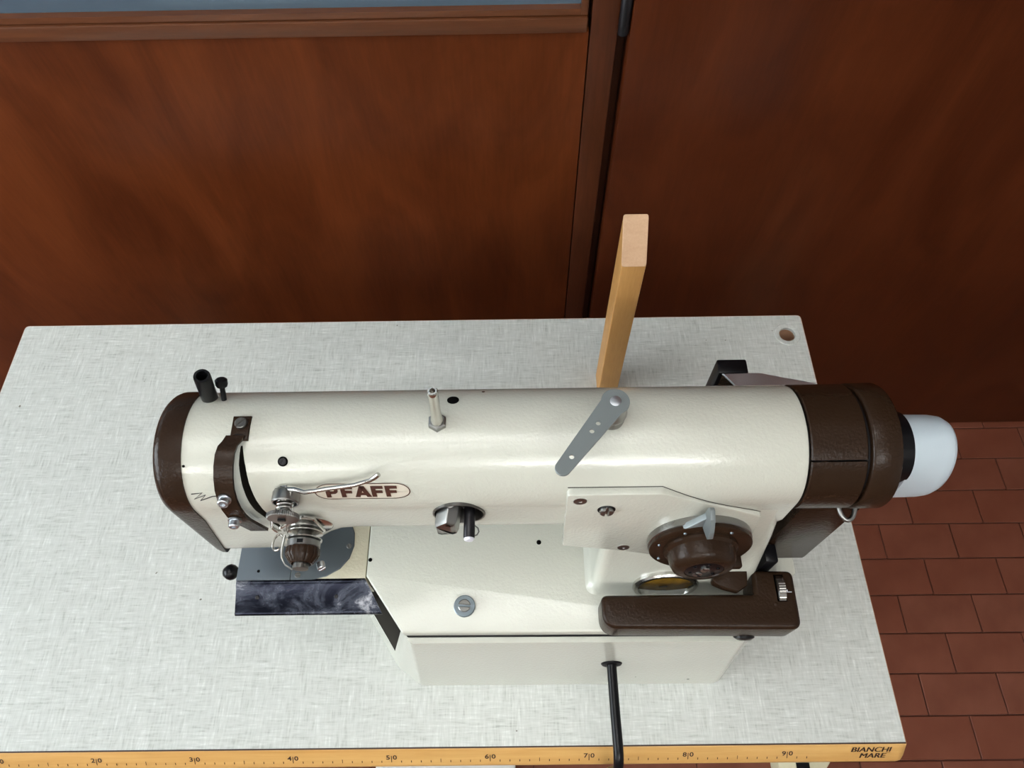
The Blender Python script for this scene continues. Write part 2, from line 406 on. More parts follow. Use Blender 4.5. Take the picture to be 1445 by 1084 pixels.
for cm in range(1, 93):
    x = cm*0.01
    if cm % 10 == 0:
        flat_box(bm, x-0.0004, x+0.0004, 0.0035, 0.0115)
        for d, dx in ((str(cm//10), -0.0034), ('0', 0.0035)):
            add_text(bm, text_mesh(d, 0.0075, 0.00016), lambda a, c, dx=dx, x=x: on_ruler(x+dx+a*1.15, 0.0070+c))
    elif cm % 5 == 0: flat_box(bm, x-0.0003, x+0.0003, 0.0030, 0.0075)
    else: flat_box(bm, x-0.0004, x+0.0004, 0.0030, 0.0056)
obj('ruler_scale', bm, 'dark_ink', ruler, smooth=0)
bm = B()
for dx in (-0.00035, 0.0, 0.00035): add_text(bm, text_mesh('BIANCHI', 0.0084, 0.0, 0.2), lambda a, c, dx=dx: on_ruler(0.9835+dx+a*1.22, 0.0105+c))
for dx in (-0.00035, 0.0, 0.00035): add_text(bm, text_mesh('MARE', 0.0084, 0.0, 0.2), lambda a, c, dx=dx: on_ruler(0.9855+dx+a*1.22, 0.0030+c))
flat_box(bm, 0.9990, 1.0035, 0.0090, 0.0094)
obj('maker_lettering', bm, 'dark_ink', ruler, smooth=0)
# stand under the top
for sx in (0.10, 0.93):
    d = 1 if sx > 0.5 else -1
    bm = B(); box(bm, (sx-0.03, 0.05, -TT-0.012), (sx+0.03, 0.47, -TT), 0.003); obj('top_bracket', bm, 'stand_paint', table)
    bm = B()
    loop_faces(bm, [[V(sx-0.03, 0.20, -TT-0.01), V(sx+0.03, 0.20, -TT-0.01), V(sx+0.03, 0.32, -TT-0.01), V(sx-0.03, 0.32, -TT-0.01)],
                    [V(sx+d*0.22-0.03, 0.20, FL+0.03), V(sx+d*0.22+0.03, 0.20, FL+0.03), V(sx+d*0.22+0.03, 0.32, FL+0.03), V(sx+d*0.22-0.03, 0.32, FL+0.03)]])
    obj('leg', bm, 'stand_paint', table, smooth=0)
    fx = sx+d*0.22
    bm = B(); prism(bm, [V(x, y, FL) for x, y in rounded([(fx-0.045, -0.03), (fx+0.02, -0.03), (fx+0.09, 0.05), (fx+0.05, 0.50), (fx-0.05, 0.50)], 0.012)], (0,0,1), 0.045, 0.006)
    foot = obj('foot', bm, 'stand_paint', table)
    bm = B(); box(bm, (fx-0.012, -0.002, FL+0.0452), (fx+0.012, 0.008, FL+0.047)); obj('slot', bm, 'black', foot, smooth=0)
bm = B(); box(bm, (-0.06, 0.24, FL+0.12), (1.10, 0.28, FL+0.16), 0.004); obj('cross_bar', bm, 'stand_paint', table)
treadle = tag(empty('treadle', (0.53, 0.15, FL)), 'light grey foot treadle on the floor under the sewing table', 'treadle')
bm = B(); prism(bm, [V(x, y, FL+0.03) for x, y in rounded([(0.36, -0.03), (0.62, -0.03), (0.62, 0.24), (0.36, 0.24)], 0.02)], (0,0,1), 0.012, 0.003); obj('tread_plate', bm, 'treadle_paint', treadle)
for k in range(8):
    bm = B(); box(bm, (0.385+k*0.029, 0.05, FL+0.042), (0.391+k*0.029, 0.21, FL+0.046), 0.001); obj('grip_rib', bm, 'black_rubber', treadle)
for sx in (0.37, 0.60):
    bm = B(); box(bm, (sx, 0.10, FL), (sx+0.012, 0.13, FL+0.032), 0.002); obj('treadle_bracket', bm, 'stand_paint', treadle)
# small black plug poking out from under the right edge
bm = B(); tube(bm, [(1.02, 0.255, -0.05), (1.036, 0.2545, -0.052), (1.044, 0.2535, -0.0535)], [0.0022, 0.0020, 0.001], 10); box(bm, (0.985, 0.245, -0.056), (1.021, 0.265, -0.0365), 0.002)
obj('hook', bm, 'black', table)

# ------------------------------------------------------------------ wooden head-rest peg behind the machine
peg = tag(empty('head_rest_peg', (0.747, 0.4175, 0)), 'upright orange-brown wooden peg with a slanted pale end behind the sewing machine', 'wooden peg')
bm = B()
xa, xb, ya, yb = 0.735, 0.7592, 0.402, 0.434
loop_faces(bm, [[V(x, y, 0.0003) for x, y in rounded([(xa, ya), (xb, ya), (xb, yb), (xa, yb)], 0.002, 3)],
                [V(x, y, 0.2595+(y-ya)/(yb-ya)*0.0385) for x, y in rounded([(xa, ya), (xb, ya), (xb, yb), (xa, yb)], 0.002, 3)]])
obj('post', bm, 'peg_wood', peg, smooth=25)
bm = B()
nn = V(0, -0.0385, 0.032).normalized()
prism(bm, [V(x, y, 0.2596+(y-ya)/(yb-ya)*0.0385) for x, y in rounded([(xa, ya), (xb, ya), (xb, yb), (xa, yb)], 0.0025, 4)], nn, 0.0008, 0.0004, 1)
obj('sanded_end', bm, 'peg_end', peg, smooth=25, label='pale slanted end of the peg')

# ------------------------------------------------------------------ sewing machine
mac = tag(empty('sewing_machine', (0.66, 0.16, 0)), 'cream and brown industrial sewing machine standing on the linen-patterned table', 'sewing machine')
YC, ZC, R = 0.175, 0.335, 0.0445
def onarm(x, deg, off=0.0):
    a = math.radians(deg)                      # 0 = front, 90 = top
    return V(x, YC - (R+off)*math.cos(a), ZC + (R+off)*math.sin(a)), V(0, -math.cos(a), math.sin(a))
# base casting
bot = rounded([(0.462, 0.137), (0.503, 0.076), (0.527, 0.0585), (0.838, 0.0575), (0.854, 0.078), (0.852, 0.25), (0.462, 0.25)], [0.004, 0.012, 0.01, 0.016, 0.012, 0.01, 0.01], 4)
topo = rounded([(0.4946, 0.130), (0.5300, 0.0830), (0.535, 0.0740), (0.829, 0.0728), (0.841, 0.082), (0.840, 0.25), (0.4946, 0.25)], [0.004, 0.002, 0.005, 0.01, 0.008, 0.01, 0.01], 4)
bm = B()
mid = [tuple(Vector(a)*0.3 + Vector(b)*0.7) for a, b in zip(bot, topo)]
loop_faces(bm, [[V(x, y, 0.0004) for x, y in bot], [V(x, y, 0.1495) for x, y in topo], ])
base = obj('base_casting', bm, 'cream', mac, smooth=50)
c = B()   # hollow in the slanted left corner
A0, A1 = V(0.462, 0.137, 0.012), V(0.5035, 0.0765, 0.012); T0, T1 = V(0.4946, 0.130, 0.1495), V(0.5300, 0.083, 0.1495)
def cham(s, t): return (A0*(1-s)+A1*s)*(1-t) + (T0*(1-s)+T1*s)*t
dirn = V(0.80, 0.58, 0.05).normalized()
loop_faces(c, [[cham(*q)-dirn*0.02 for q in ((0.06, 0.20), (0.86, 0.20), (0.90, 0.95), (0.06, 0.95))], [cham(*q)+dirn*0.085 for q in ((0.06, 0.20), (0.86, 0.20), (0.90, 0.95), (0.06, 0.95))]])
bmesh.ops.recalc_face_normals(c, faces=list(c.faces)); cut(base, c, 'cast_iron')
# bed plate
bed_pts = rounded([(0.4940, 0.1300), (0.5297, 0.0800), (0.838, 0.0785), (0.838, 0.250), (0.4940, 0.250)], [0.002, 0.003, 0.004, 0.004, 0.004], 3)
bm = B(); prism(bm, [V(x, y, 0.152) for x, y in bed_pts], (0,0,1), 0.013, 0.0022, 3)
obj('bed_plate', bm, 'cream', mac)
bm = B(); prism(bm, [V(x, y, 0.1497) for x, y in rounded([(0.500, 0.134), (0.5325, 0.0790), (0.832, 0.0773), (0.832, 0.24), (0.500, 0.24)], 0.003)], (0,0,1), 0.0035)
obj('bed_gap_shade', bm, 'black_rubber', mac, smooth=0)  # dark strip put in for the shaded gap under the bed plate
# free arm under the needle
bm = B(); prism(bm, [V(x, y, 0.118) for x, y in rounded([(0.377, 0.1275), (0.4935, 0.1275), (0.4935, 0.215), (0.377, 0.215)], [0.003, 0, 0, 0.006])], (0,0,1), 0.0462, 0.001)
obj('free_arm', bm, 'aged_cream', mac)
# needle plate and slide plate
arc = [(0.4450, 0.1272), (0.4580, 0.1300), (0.4700, 0.1370), (0.4775, 0.1465), (0.4807, 0.1580), (0.4800, 0.1700), (0.4740, 0.1850), (0.465, 0.195)]
bm = B(); prism(bm, [V(0.4262, 0.1272, 0.1642)] + [V(x, y, 0.1642) for x, y in arc] + [V(0.4262, 0.195, 0.1642)], (0,0,1), 0.0014, 0.0004, 1)
npl = obj('needle_plate', bm, 'plate_steel', mac)
bm = B(); prism(bm, [V(x, y, 0.1642) for x, y in ((0.3772, 0.1272), (0.4258, 0.1272), (0.4258, 0.195), (0.3772, 0.195))], (0,0,1), 0.0013, 0.0004, 1)
sl = obj('slide_plate', bm, 'plate_steel', mac)

# screws
def screw(x, nrm, r, h, mat='steel', ang=0.6, parent=None, name='screw', washer=None, slot=True):
    u, v, n = frame(nrm); x = Vector(x); bm = B()
    lathe(bm, [(r*0.98, -0.001), (r, h*0.45)] if slot else [(r, -0.001), (r, h*0.7), (r*0.9, h)], x, nrm, 24)
    if slot:
        d = u*math.cos(ang)+v*math.sin(ang); e = n.cross(d)
        for s in (-1, 1):
            pts = [x + n*h*0.4 + (d*math.cos(t)+e*s*math.sin(t))*r for t in [math.asin(0.17) + (math.pi-2*math.asin(0.17))*k/12 for k in range(13)]]
            prism(bm, pts, n, h*0.6, min(r*0.12, h*0.3), 1)
    if washer:
        wb = B(); lathe(wb, [(washer[0], -0.001), (washer[0], washer[1]*0.7), (washer[0]*0.95, washer[1])], x-n*0.0002, nrm, 28)
        wo = obj('washer', wb, washer[2], parent or mac)
        return obj(name, bm, mat, parent or mac), wo
    return obj(name, bm, mat, parent or mac)
screw((0.4325, 0.1312, 0.1656), (0,0,1), 0.0026, 0.0010, 'steel', 1.5)
screw((0.4762, 0.1575, 0.1656), (0,0,1), 0.0024, 0.0007, 'steel', 0.4)
screw((0.5835, 0.1019, 0.1668), (0,0,1), 0.0055, 0.0026, 'steel', 1.5, washer=(0.0094, 0.0014, 'bolt_grey'))
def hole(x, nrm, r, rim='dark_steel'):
    """a small oil hole as a closed disc, its inner shade painted black"""
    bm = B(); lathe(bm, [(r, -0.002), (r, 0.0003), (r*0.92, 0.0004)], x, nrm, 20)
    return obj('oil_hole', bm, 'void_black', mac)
hole(V(0.3963, 0.1353, 0.1655), (0,0,1), 0.0013); hole(V(0.6504, 0.159, 0.165), (0,0,1), 0.0022); hole(V(0.4966, 0.1446, 0.165), (0,0,1), 0.0018)
p, n = onarm(0.5877, 117); hole(p, n, 0.0042)
p, n = onarm(0.4752, 58); hole(p, n, 0.0034); screw(p + n*0.0003, n, 0.0024, 0.0006, 'blackened', 1.0)
p, n = onarm(0.4085, 55); hole(p, n, 0.0009)
# chrome fabric flap in front of the free arm
fp = [(0.1290, 0.1638), (0.1262, 0.1648), (0.1235, 0.1640), (0.1200, 0.1612), (0.1065, 0.1555), (0.1030, 0.1538), (0.1006, 0.1532), (0.0992, 0.1518)]
bm = B(); rings = []
for k, (y, z) in enumerate(fp):
    s = (0.129-y)/0.0298
    rings.append([V(0.3775-0.001*s, y, z-0.0016), V(0.4925+0.0165*s, y, z-0.0016), V(0.4925+0.0165*s, y, z), V(0.3775-0.001*s, y, z)])
loop_faces(bm, rings)
flap = obj('cloth_flap', bm, 'smeared_reflection_chrome', mac, label='scuffed chrome flap in front of the needle plate')
for x in (0.3965, 0.4675):
    bm = B(); lathe(bm, [(0.0018, -0.001), (0.0018, 0.0004), (0.0012, 0.0007)], V(x, 0.1135, 0.1586), (0, -0.38, 0.92), 16); obj('rivet', bm, 'blackened', flap)
bm = B()
lathe(bm, [(0.001, -0.0072), (0.004, -0.0063), (0.0066, -0.003), (0.0074, 0), (0.0066, 0.003), (0.004, 0.0063), (0.001, 0.0072)], (0.3685, 0.1368, 0.158), (1, 0, 0), 24)
tube(bm, [(0.372, 0.1368, 0.158), (0.380, 0.1368, 0.158)], 0.003, 12)
obj('slide_knob', bm, 'black', mac, label='black ball knob beside the slide plate')

# arm casting with the head, one solid
def section(x, zb, inset=0.0, rb=0.014, xs=None):
    pts = []
    r = R - inset
    for k in range(29):
        a = math.pi*(1 - k/28)
        pts.append((YC + r*math.cos(a), ZC + r*math.sin(a)))
    yb, yf, z0 = YC + r, YC - r, zb + inset
    for k in range(4): pts.append((yb, ZC - (k+1)*(ZC - z0 - rb)/5))
    for k in range(7):
        a = -math.pi/2*k/6; pts.append((yb - rb + rb*math.cos(a), z0 + rb + rb*math.sin(a)))
    for k in range(7):
        a = -math.pi/2 - math.pi/2*k/6; pts.append((yf + rb + rb*math.cos(a), z0 + rb + rb*math.sin(a)))
    for k in range(4): pts.append((yf, z0 + rb + (k+1)*(ZC - z0 - rb)/5))
    return [V(xs(y, z) if xs else x, y, z) for y, z in pts]
bm = B(); rings = []
for x, zb in ((0.392, 0.238), (0.398, 0.238), (0.440, 0.240), (0.458, 0.246), (0.470, 0.256), (0.480, 0.266), (0.490, 0.278), (0.500, 0.286), (0.512, 0.288), (0.60, 0.288), (0.72, 0.288), (0.8235, 0.288)):
    rings.append(section(x, zb))
rings.append(section(0.8258, 0.288, 0.0006)); rings.append(section(0.8268, 0.288, 0.0022)); 
loop_faces(bm, rings)
arm = obj('arm_casting', bm, 'cream', mac, smooth=50)
c = B()       # slot of the take-up lever
tp = []
for a, x in ((72, 0.4475), (55, 0.4478), (35, 0.4490), (15, 0.4508), (0, 0.4520)):
    q, n = onarm(x, a); tp.append((q, n))
q0 = V(0.4560, YC-R, 0.300); tp.append((q0, V(0,-1,0)))
rg = []
for i, (q, n) in enumerate(tp):
    wd = [0.0006, 0.0022, 0.0026, 0.0030, 0.0030, 0.0012][i]
    rg.append([q - n*0.022 + V(-wd, 0, 0), q - n*0.022 + V(wd, 0, 0), q + n*0.004 + V(wd, 0, 0), q + n*0.004 + V(-wd, 0, 0)])
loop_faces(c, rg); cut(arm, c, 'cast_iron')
RX, RZ, RR = 0.5900, 0.3265, 0.0186
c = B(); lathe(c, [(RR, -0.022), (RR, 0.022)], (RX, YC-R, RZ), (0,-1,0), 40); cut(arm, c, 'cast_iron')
# soft raised fairing beside the slot
bm = B(); bmesh.ops.create_uvsphere(bm, u_segments=32, v_segments=20, radius=1.0)
for v in bm.verts: v.co = V(0.4700 + v.co.x*0.0180, 0.1470 + v.co.y*0.0185, 0.322 + v.co.z*0.034)
obj('tension_boss', bm, 'cream', mac, smooth=180)
# brown face cover on the left end
bm = B(); rings = []
for x, ins in ((0.3835, 0.016), (0.3840, 0.011), (0.3850, 0.006), (0.3868, 0.0025), (0.3895, 0.0003), (0.3925, -0.0008)):
    rings.append(section(x, 0.232, ins))
edge = lambda y, z: 0.3945 + 0.0125*min(1, max(0, (z-0.235)/0.085))
rings.append(section(0, 0.232, -0.0010, xs=edge)); rings.append(section(0, 0.232, 0.004, xs=edge))
loop_faces(bm, rings)
obj('face_cover', bm, 'brown', mac, smooth=50, label='brown enamelled cover on the needle end')
# black thread tube and thumb screw
ax = V(0.0060, 0.000, 0.031).normalized()
bm = B()
u, v, n = frame(ax); o0 = V(0.4148, 0.2015, 0.3655)
prof = [(0.0052, 0), (0.0056, 0.002), (0.0056, 0.036), (0.0052, 0.0372), (0.0036, 0.0372), (0.0034, 0.022), (1e-5, 0.022)]
lathe(bm, prof, o0, ax, 28)
obj('thread_tube', bm, 'black', mac)
bm = B(); lathe(bm, [(0.0075, -0.004), (0.0075, 0.002), (0.0062, 0.005)], o0, ax, 28); obj('tube_socket', bm, 'cream', mac)
bm = B(); lathe(bm, [(0.0018, -0.012), (0.0018, 0.004), (0.0036, 0.0045), (0.0042, 0.006), (0.0042, 0.0095), (0.003, 0.0105)], (0.4272, 0.2025, 0.3775), (0.05, 0.55, 0.83), 12); obj('thumb_screw', bm, 'black', mac)
# take-up guard: bracket, curved strap, two bolts
p, n = onarm(0.4452, 84, 0.0)
bm = B(); pts = []
for dx, a in ((-0.0062, 99), (0.0062, 99), (0.0062, 76), (-0.0062, 76)):
    pts.append(onarm(0.4456+dx, a, 0.0)[0])
prism(bm, pts, V(0, -0.05, 1).normalized(), 0.0022, 0.0008, 2)
br = obj('guard_bracket', bm, 'brown', mac)
p, n = onarm(0.4460, 91, 0.0023); screw(p, n, 0.0041, 0.0016, 'dark_steel', 2.4)
bm = B(); p, n = onarm(0.4452, 79.5, 0.0012); box(bm, p-V(0.0018, 0.0012, 0.0012), p+V(0.0018, 0.0012, 0.0014)); obj('bracket_slot', bm, 'black', br, smooth=0)
bm = B(); rings_p = []; nr = []; wds = []
path = [(0.4440, 80, 0.0015), (0.4425, 75, 0.0030), (0.4410, 71, 0.0060), (0.4400, 65, 0.0078), (0.4392, 57, 0.0082), (0.4385, 48, 0.0080), (0.4382, 39, 0.0080), (0.4385, 30, 0.0078), (0.4392, 21, 0.0075), (0.4402, 12, 0.007), (0.4412, 4, 0.0065)]
for x, a, off in path:
    q, n = onarm(x, a, off); rings_p.append(q); nr.append(n); wds.append(0.0126)
for z in (0.328, 0.318, 0.310):
    rings_p.append(V(0.4417+(0.335-z)*0.10, YC-R-0.0062+(0.335-z)*0.10, z)); nr.append(V(0,-1,0)); wds.append(0.0126)
ribbon(bm, rings_p, (1,0,0), wds, 0.0022, nr)
obj('take_up_guard', bm, 'brown', mac, label='curved brown strap guarding the take-up lever')
for x, a in ((0.4373, 32), (0.4385, 9)):
    q, n = onarm(x, a, 0.0098)
    bm = B(); lathe(bm, [(0.0046, 0), (0.0046, 0.0012), (0.0036, 0.0014), (0.0036, 0.005), (0.0030, 0.0056), (0.0018, 0.0056), (0.0018, 0.0042)], q, n + V(0.05, -0.3, 0), 18); obj('guard_bolt', bm, 'zinc', mac)
# take-up lever tip
bm = B(); tube(bm, [(0.4515, 0.150, 0.318), (0.4525, 0.134, 0.313), (0.4528, 0.1275, 0.309), (0.4545, 0.1265, 0.303), (0.4565, 0.1285, 0.300), (0.456, 0.140, 0.303)], 0.0014, 10); obj('take_up_lever', bm, 'chrome', mac)
# inked hand mark on the head
bm = B(); pts = [(0.4105, 27.9), (0.4180, 29.3), (0.4112, 21.8), (0.4200, 26.8), (0.4151, 19.9), (0.4245, 25.1), (0.4325, 26.0)]
tube(bm, [onarm(x, a, -0.0001)[0] for x, a in pts], 0.0005, 6); obj('ink_mark', bm, 'ink_line', mac)

# upper pretension stack
AX, AZ = 0.4755, 0.3565
def fwd(name, prof, mat, x=AX, z=AZ, y=0.138, seg=28, parent=None, label=None):
    bm = B(); lathe(bm, prof, (x, y, z), (0,-1,0), seg); return obj(name, bm, mat, parent or mac, label=label)
fwd('pretension_post', [(0.0035, -0.012), (0.0035, 0.0185)], 'chrome')
fwd('lever_washer', [(0.0080, 0.000), (0.0084, 0.0006), (0.0084, 0.0014), (0.0075, 0.0020)], 'chrome')
fwd('pretension_cap', [(0.0088, 0.0022), (0.0092, 0.003), (0.0092, 0.0095), (0.0086, 0.0102), (0.0078, 0.0102), (0.0078, 0.0060), (0.0036, 0.0060)], 'steel')
bm = B(); sp_pts = []
for k in range(90):
    t = k/89; a = t*2*math.pi*5
    sp_pts.append(V(AX + 0.0052*math.cos(a), 0.138-0.0062-t*0.0120, AZ + 0.0052*math.sin(a)))
tube(bm, sp_pts, 0.0006, 6); obj('pretension_spring', bm, 'chrome', mac)
# knurled nut
bm = B(); rings = []
for h_, sc in ((0.0178, 0.93), (0.0184, 1.0), (0.0206, 1.0), (0.0212, 0.94)):
    rings.append([V(AX, 0.138-h_, AZ) + (V(1,0,0)*math.cos(2*math.pi*k/96) + V(0,0,1)*math.sin(2*math.pi*k/96))*0.0108*sc*(1.0 if k % 2 else 0.955) for k in range(96)])
loop_faces(bm, rings); nut = obj('knurled_nut', bm, 'steel', mac, smooth=25)
bm = B(); box(bm, (AX-0.0030, 0.1375-0.0220, AZ-0.0012), (AX+0.0018, 0.138-0.0205, AZ+0.0014)); obj('driver_slot', bm, 'black', nut, smooth=0)
# long thread release lever across the badge
q = [(0.4790, 66, 0.0040), (0.4840, 64, 0.0045)]
pth = []; 
for x, a, off in ((0.4715, 33, 0.0030), (0.4770, 35, 0.0030), (0.4837, 36.9, 0.0060), (0.4909, 36.3, 0.0090), (0.4980, 37.8, 0.0098), (0.5056, 39.3, 0.0100), (0.5245, 42.0, 0.0100), (0.5353, 46.0, 0.0110), (0.5390, 48.5, 0.0120), (0.5414, 50.6, 0.0130)):
    pth.append(onarm(x, a, off)[0])
bm = B(); tube(bm, pth, [0.0024, 0.0024, 0.0021, 0.0018, 0.0016, 0.0016, 0.0016, 0.0016, 0.0018, 0.0017], 10); obj('release_lever', bm, 'chrome', mac, label='bright wire lever crossing the lettered badge')

# main tension with the brown knob
MX, MZ, MY = 0.4765, 0.3060, 0.1315
fwd('tension_bracket', [(0.0155, -0.006), (0.0165, -0.004), (0.0165, 0.0015), (0.0155, 0.0022)], 'chrome', MX+0.003, MZ, MY)
bm = B()
prism(bm, [V(x, MY-0.004, z) for x, z in rounded([(MX-0.0185, MZ+0.004), (MX-0.010, MZ+0.013), (MX+0.004, MZ+0.028), (MX+0.012, MZ+0.024), (MX+0.014, MZ-0.006), (MX-0.012, MZ-0.008)], 0.004)], (0,-1,0), 0.0022, 0.0006, 1)
obj('thread_guide_plate', bm, 'chrome', mac)
for k, (r, h0) in enumerate(((0.0128, 0.0085), (0.0128, 0.0118))):
    fwd('tension_disc', [(0.0060, h0), (r, h0-0.0012 if k == 0 else h0+0.0006), (r, h0-0.0004 if k == 0 else h0+0.0014), (0.0060, h0+0.0010)], 'chrome', MX, MZ, MY)
fwd('tension_post', [(0.0055, -0.004), (0.0055, 0.034)], 'dark_steel', MX, MZ, MY)
col_ = fwd('tension_collar', [(0.0112, 0.0138), (0.0118, 0.0144), (0.0118, 0.0184), (0.0112, 0.0190)], 'steel', MX, MZ, MY)
bm = B(); box(bm, (MX-0.0016, MY-0.0182, MZ+0.0105), (MX+0.0026, MY-0.0155, MZ+0.0122)); obj('collar_notch', bm, 'black', col_, smooth=0)
bm = B(); rings = []
for h_, r in ((0.0188, 0.0112), (0.0194, 0.0120), (0.0240, 0.0123), (0.0256, 0.0116), (0.0290, 0.0092), (0.0302, 0.0082), (0.0305, 0.0070), (0.0292, 0.0064)):
    rings.append([V(MX, MY-h_, MZ) + (V(1,0,0)*math.cos(2*math.pi*k/72) + V(0,0,1)*math.sin(2*math.pi*k/72))*r*(0.965 if k % 6 in (0,) else 1.0) for k in range(72)])
loop_faces(bm, rings); obj('tension_knob', bm, 'brown', mac, smooth=30, label='small brown fluted tension knob')
fwd('tension_stud', [(0.0024, 0.026), (0.0024, 0.0325), (0.0018, 0.0332)], 'chrome', MX, MZ, MY, 16)
# check spring loop and hook
bm = B(); lp = []
for k in range(25):
    a = 2*math.pi*k/24
    lp.append(V(0.4555 + 0.0036*math.cos(a), 0.1190 - 0.0065*math.sin(a) + 0.0, 0.300 + 0.0015*math.sin(a)))
tube(bm, lp, 0.0009, 8); obj('check_spring', bm, 'chrome', mac)
bm = B(); ribbon(bm, [V(0.4615, 0.1235, 0.303), V(0.4600, 0.113, 0.301), V(0.4602, 0.108, 0.299), V(0.4625, 0.1035, 0.297), V(0.4670, 0.1010, 0.295)], (0, 0, 1), 0.0035, 0.0009, [V(-1,0,0), V(-1,0,0), V(-0.8,-0.5,0), V(-0.4,-0.9,0), V(-0.3,-0.95,0)]); obj('thread_hook', bm, 'steel', mac)
screw((0.4885, 0.1030, 0.2985), (0.4,-1,0.2), 0.0030, 0.0040, 'zinc', 0.3)
# needle bar, presser bar and foot under the head
bm = B(); tube(bm, [(0.432, 0.168, 0.250), (0.432, 0.168, 0.205)], 0.0034, 12); tube(bm, [(0.432, 0.168, 0.205), (0.432, 0.168, 0.1662)], [0.0010, 0.0006], 8); obj('needle_bar', bm, 'chrome', mac)
bm = B(); tube(bm, [(0.432, 0.186, 0.250), (0.432, 0.186, 0.180)], 0.0042, 12); box(bm, (0.426, 0.158, 0.1658), (0.438, 0.196, 0.169), 0.001); box(bm, (0.428, 0.178, 0.168), (0.436, 0.192, 0.184), 0.001); obj('presser_foot', bm, 'chrome', mac)

# badge with the maker's name
def badge_pt(x, v, off): 
    return onarm(x, 28.7 + math.degrees(v/R), off)[0]
BX = 0.5268; hw, hh = 0.0325, 0.0067
def oval(hw, hh, n=14, ns=8):
    pts = []
    for k in range(n+1):
        a = -math.pi/2 + math.pi*k/n; pts.append((hw-hh*1.6+hh*1.6*math.cos(a), hh*math.sin(a)))
    for k in range(1, ns): pts.append(((hw-hh*1.6)*(1-2*k/ns), hh))
    for k in range(n+1):
        a = math.pi/2 + math.pi*k/n; pts.append((-(hw-hh*1.6)+hh*1.6*math.cos(a), hh*math.sin(a)))
    for k in range(1, ns): pts.append(((hw-hh*1.6)*(-1+2*k/ns), -hh))
    return pts
bm = B()
O, I = oval(hw, hh), oval(hw-0.0008, hh-0.00055)
n_ = len(O)
rows = []
I2 = [(x, y) for x, y in oval(hw-0.0008, hh-0.00055)]
cl = []
for t in (1.0, 0.5, 0.02):
    rows.append([bm.verts.new(badge_pt(BX+x, y*t, 0.00025)) for x, y in I2])
for a, c_ in zip(rows, rows[1:]):
    for k in range(n_): bm.faces.new((a[k], a[(k+1) % n_], c_[(k+1) % n_], c_[k]))
badge = obj('name_badge', bm, 'print_cream', mac, label='oval badge lettered PFAFF in brown')
bm = B()
ov = [bm.verts.new(badge_pt(BX+x, y, 0.0004)) for x, y in O]; iv = [bm.verts.new(badge_pt(BX+x, y, 0.0004)) for x, y in I]
for k in range(n_): bm.faces.new((ov[k], ov[(k+1) % n_], iv[(k+1) % n_], iv[k]))
obj('badge_outline', bm, 'print_brown', badge)
LH, LW, ST, BH = 0.0094, 0.0085, 0.0032, 0.0024
def quad(bm, pts, x0):
    pts = [(x0+px - 0.10*(py), py - LH/2) for px, py in pts]
    # split tall pieces so that they follow the round arm
    bm.faces.new([bm.verts.new(badge_pt(BX+x, y, 0.0006)) for x, y in pts])
def vbar(bm, x0, xa, xb, ya, yb, n=4):
    for k in range(n):
        y0 = ya+(yb-ya)*k/n; y1 = ya+(yb-ya)*(k+1)/n
        quad(bm, [(xa, y0), (xb, y0), (xb, y1), (xa, y1)], x0)
def letterF(bm, x0):
    vbar(bm, x0, 0, ST, 0, LH); vbar(bm, x0, ST, LW*0.98, LH-BH, LH, 1); vbar(bm, x0, ST, LW*0.9, LH*0.36, LH*0.36+BH, 1)
def letterP(bm, x0):
    vbar(bm, x0, 0, ST, 0, LH)
    cy, ro, ri = LH*0.66, LH*0.34, LH*0.34-BH
    vbar(bm, x0, ST, LW*0.6, LH-BH, LH, 1); vbar(bm, x0, ST, LW*0.6, cy-ro, cy-ri, 1)
    for k in range(8):
        a, c_ = -math.pi/2+math.pi*k/8, -math.pi/2+math.pi*(k+1)/8
        f = lambda r, t, e: (LW*0.6 + (r*1.1+e)*math.cos(t), cy + r*math.sin(t))
        quad(bm, [f(ri, a, 0), f(ro, a, 0), f(ro, c_, 0), f(ri, c_, 0)], x0)
def letterA(bm, x0):
    w_ = 0.0115; t = 0.0034
    for k in range(4):
        a, c_ = k/4, (k+1)/4
        le = lambda s: (w_/2-t/2)*s
        quad(bm, [(le(a), LH*a), (le(a)+t, LH*a), (le(c_)+t, LH*c_), (le(c_), LH*c_)], x0)
        quad(bm, [(w_-le(a)-t, LH*a), (w_-le(a), LH*a), (w_-le(c_), LH*c_), (w_-le(c_)-t, LH*c_)], x0)
    quad(bm, [(le(0.2)+t*0.8, LH*0.18), (w_-le(0.2)-t*0.8, LH*0.18), (w_-le(0.42)-t*0.7, LH*0.42), (le(0.42)+t*0.7, LH*0.42)], x0)
bm = B(); letterP(bm, -0.0245); letterF(bm, -0.0142); letterA(bm, -0.0052); letterF(bm, 0.0065); letterF(bm, 0.0160)
obj('badge_lettering', bm, 'print_brown', badge, smooth=0)

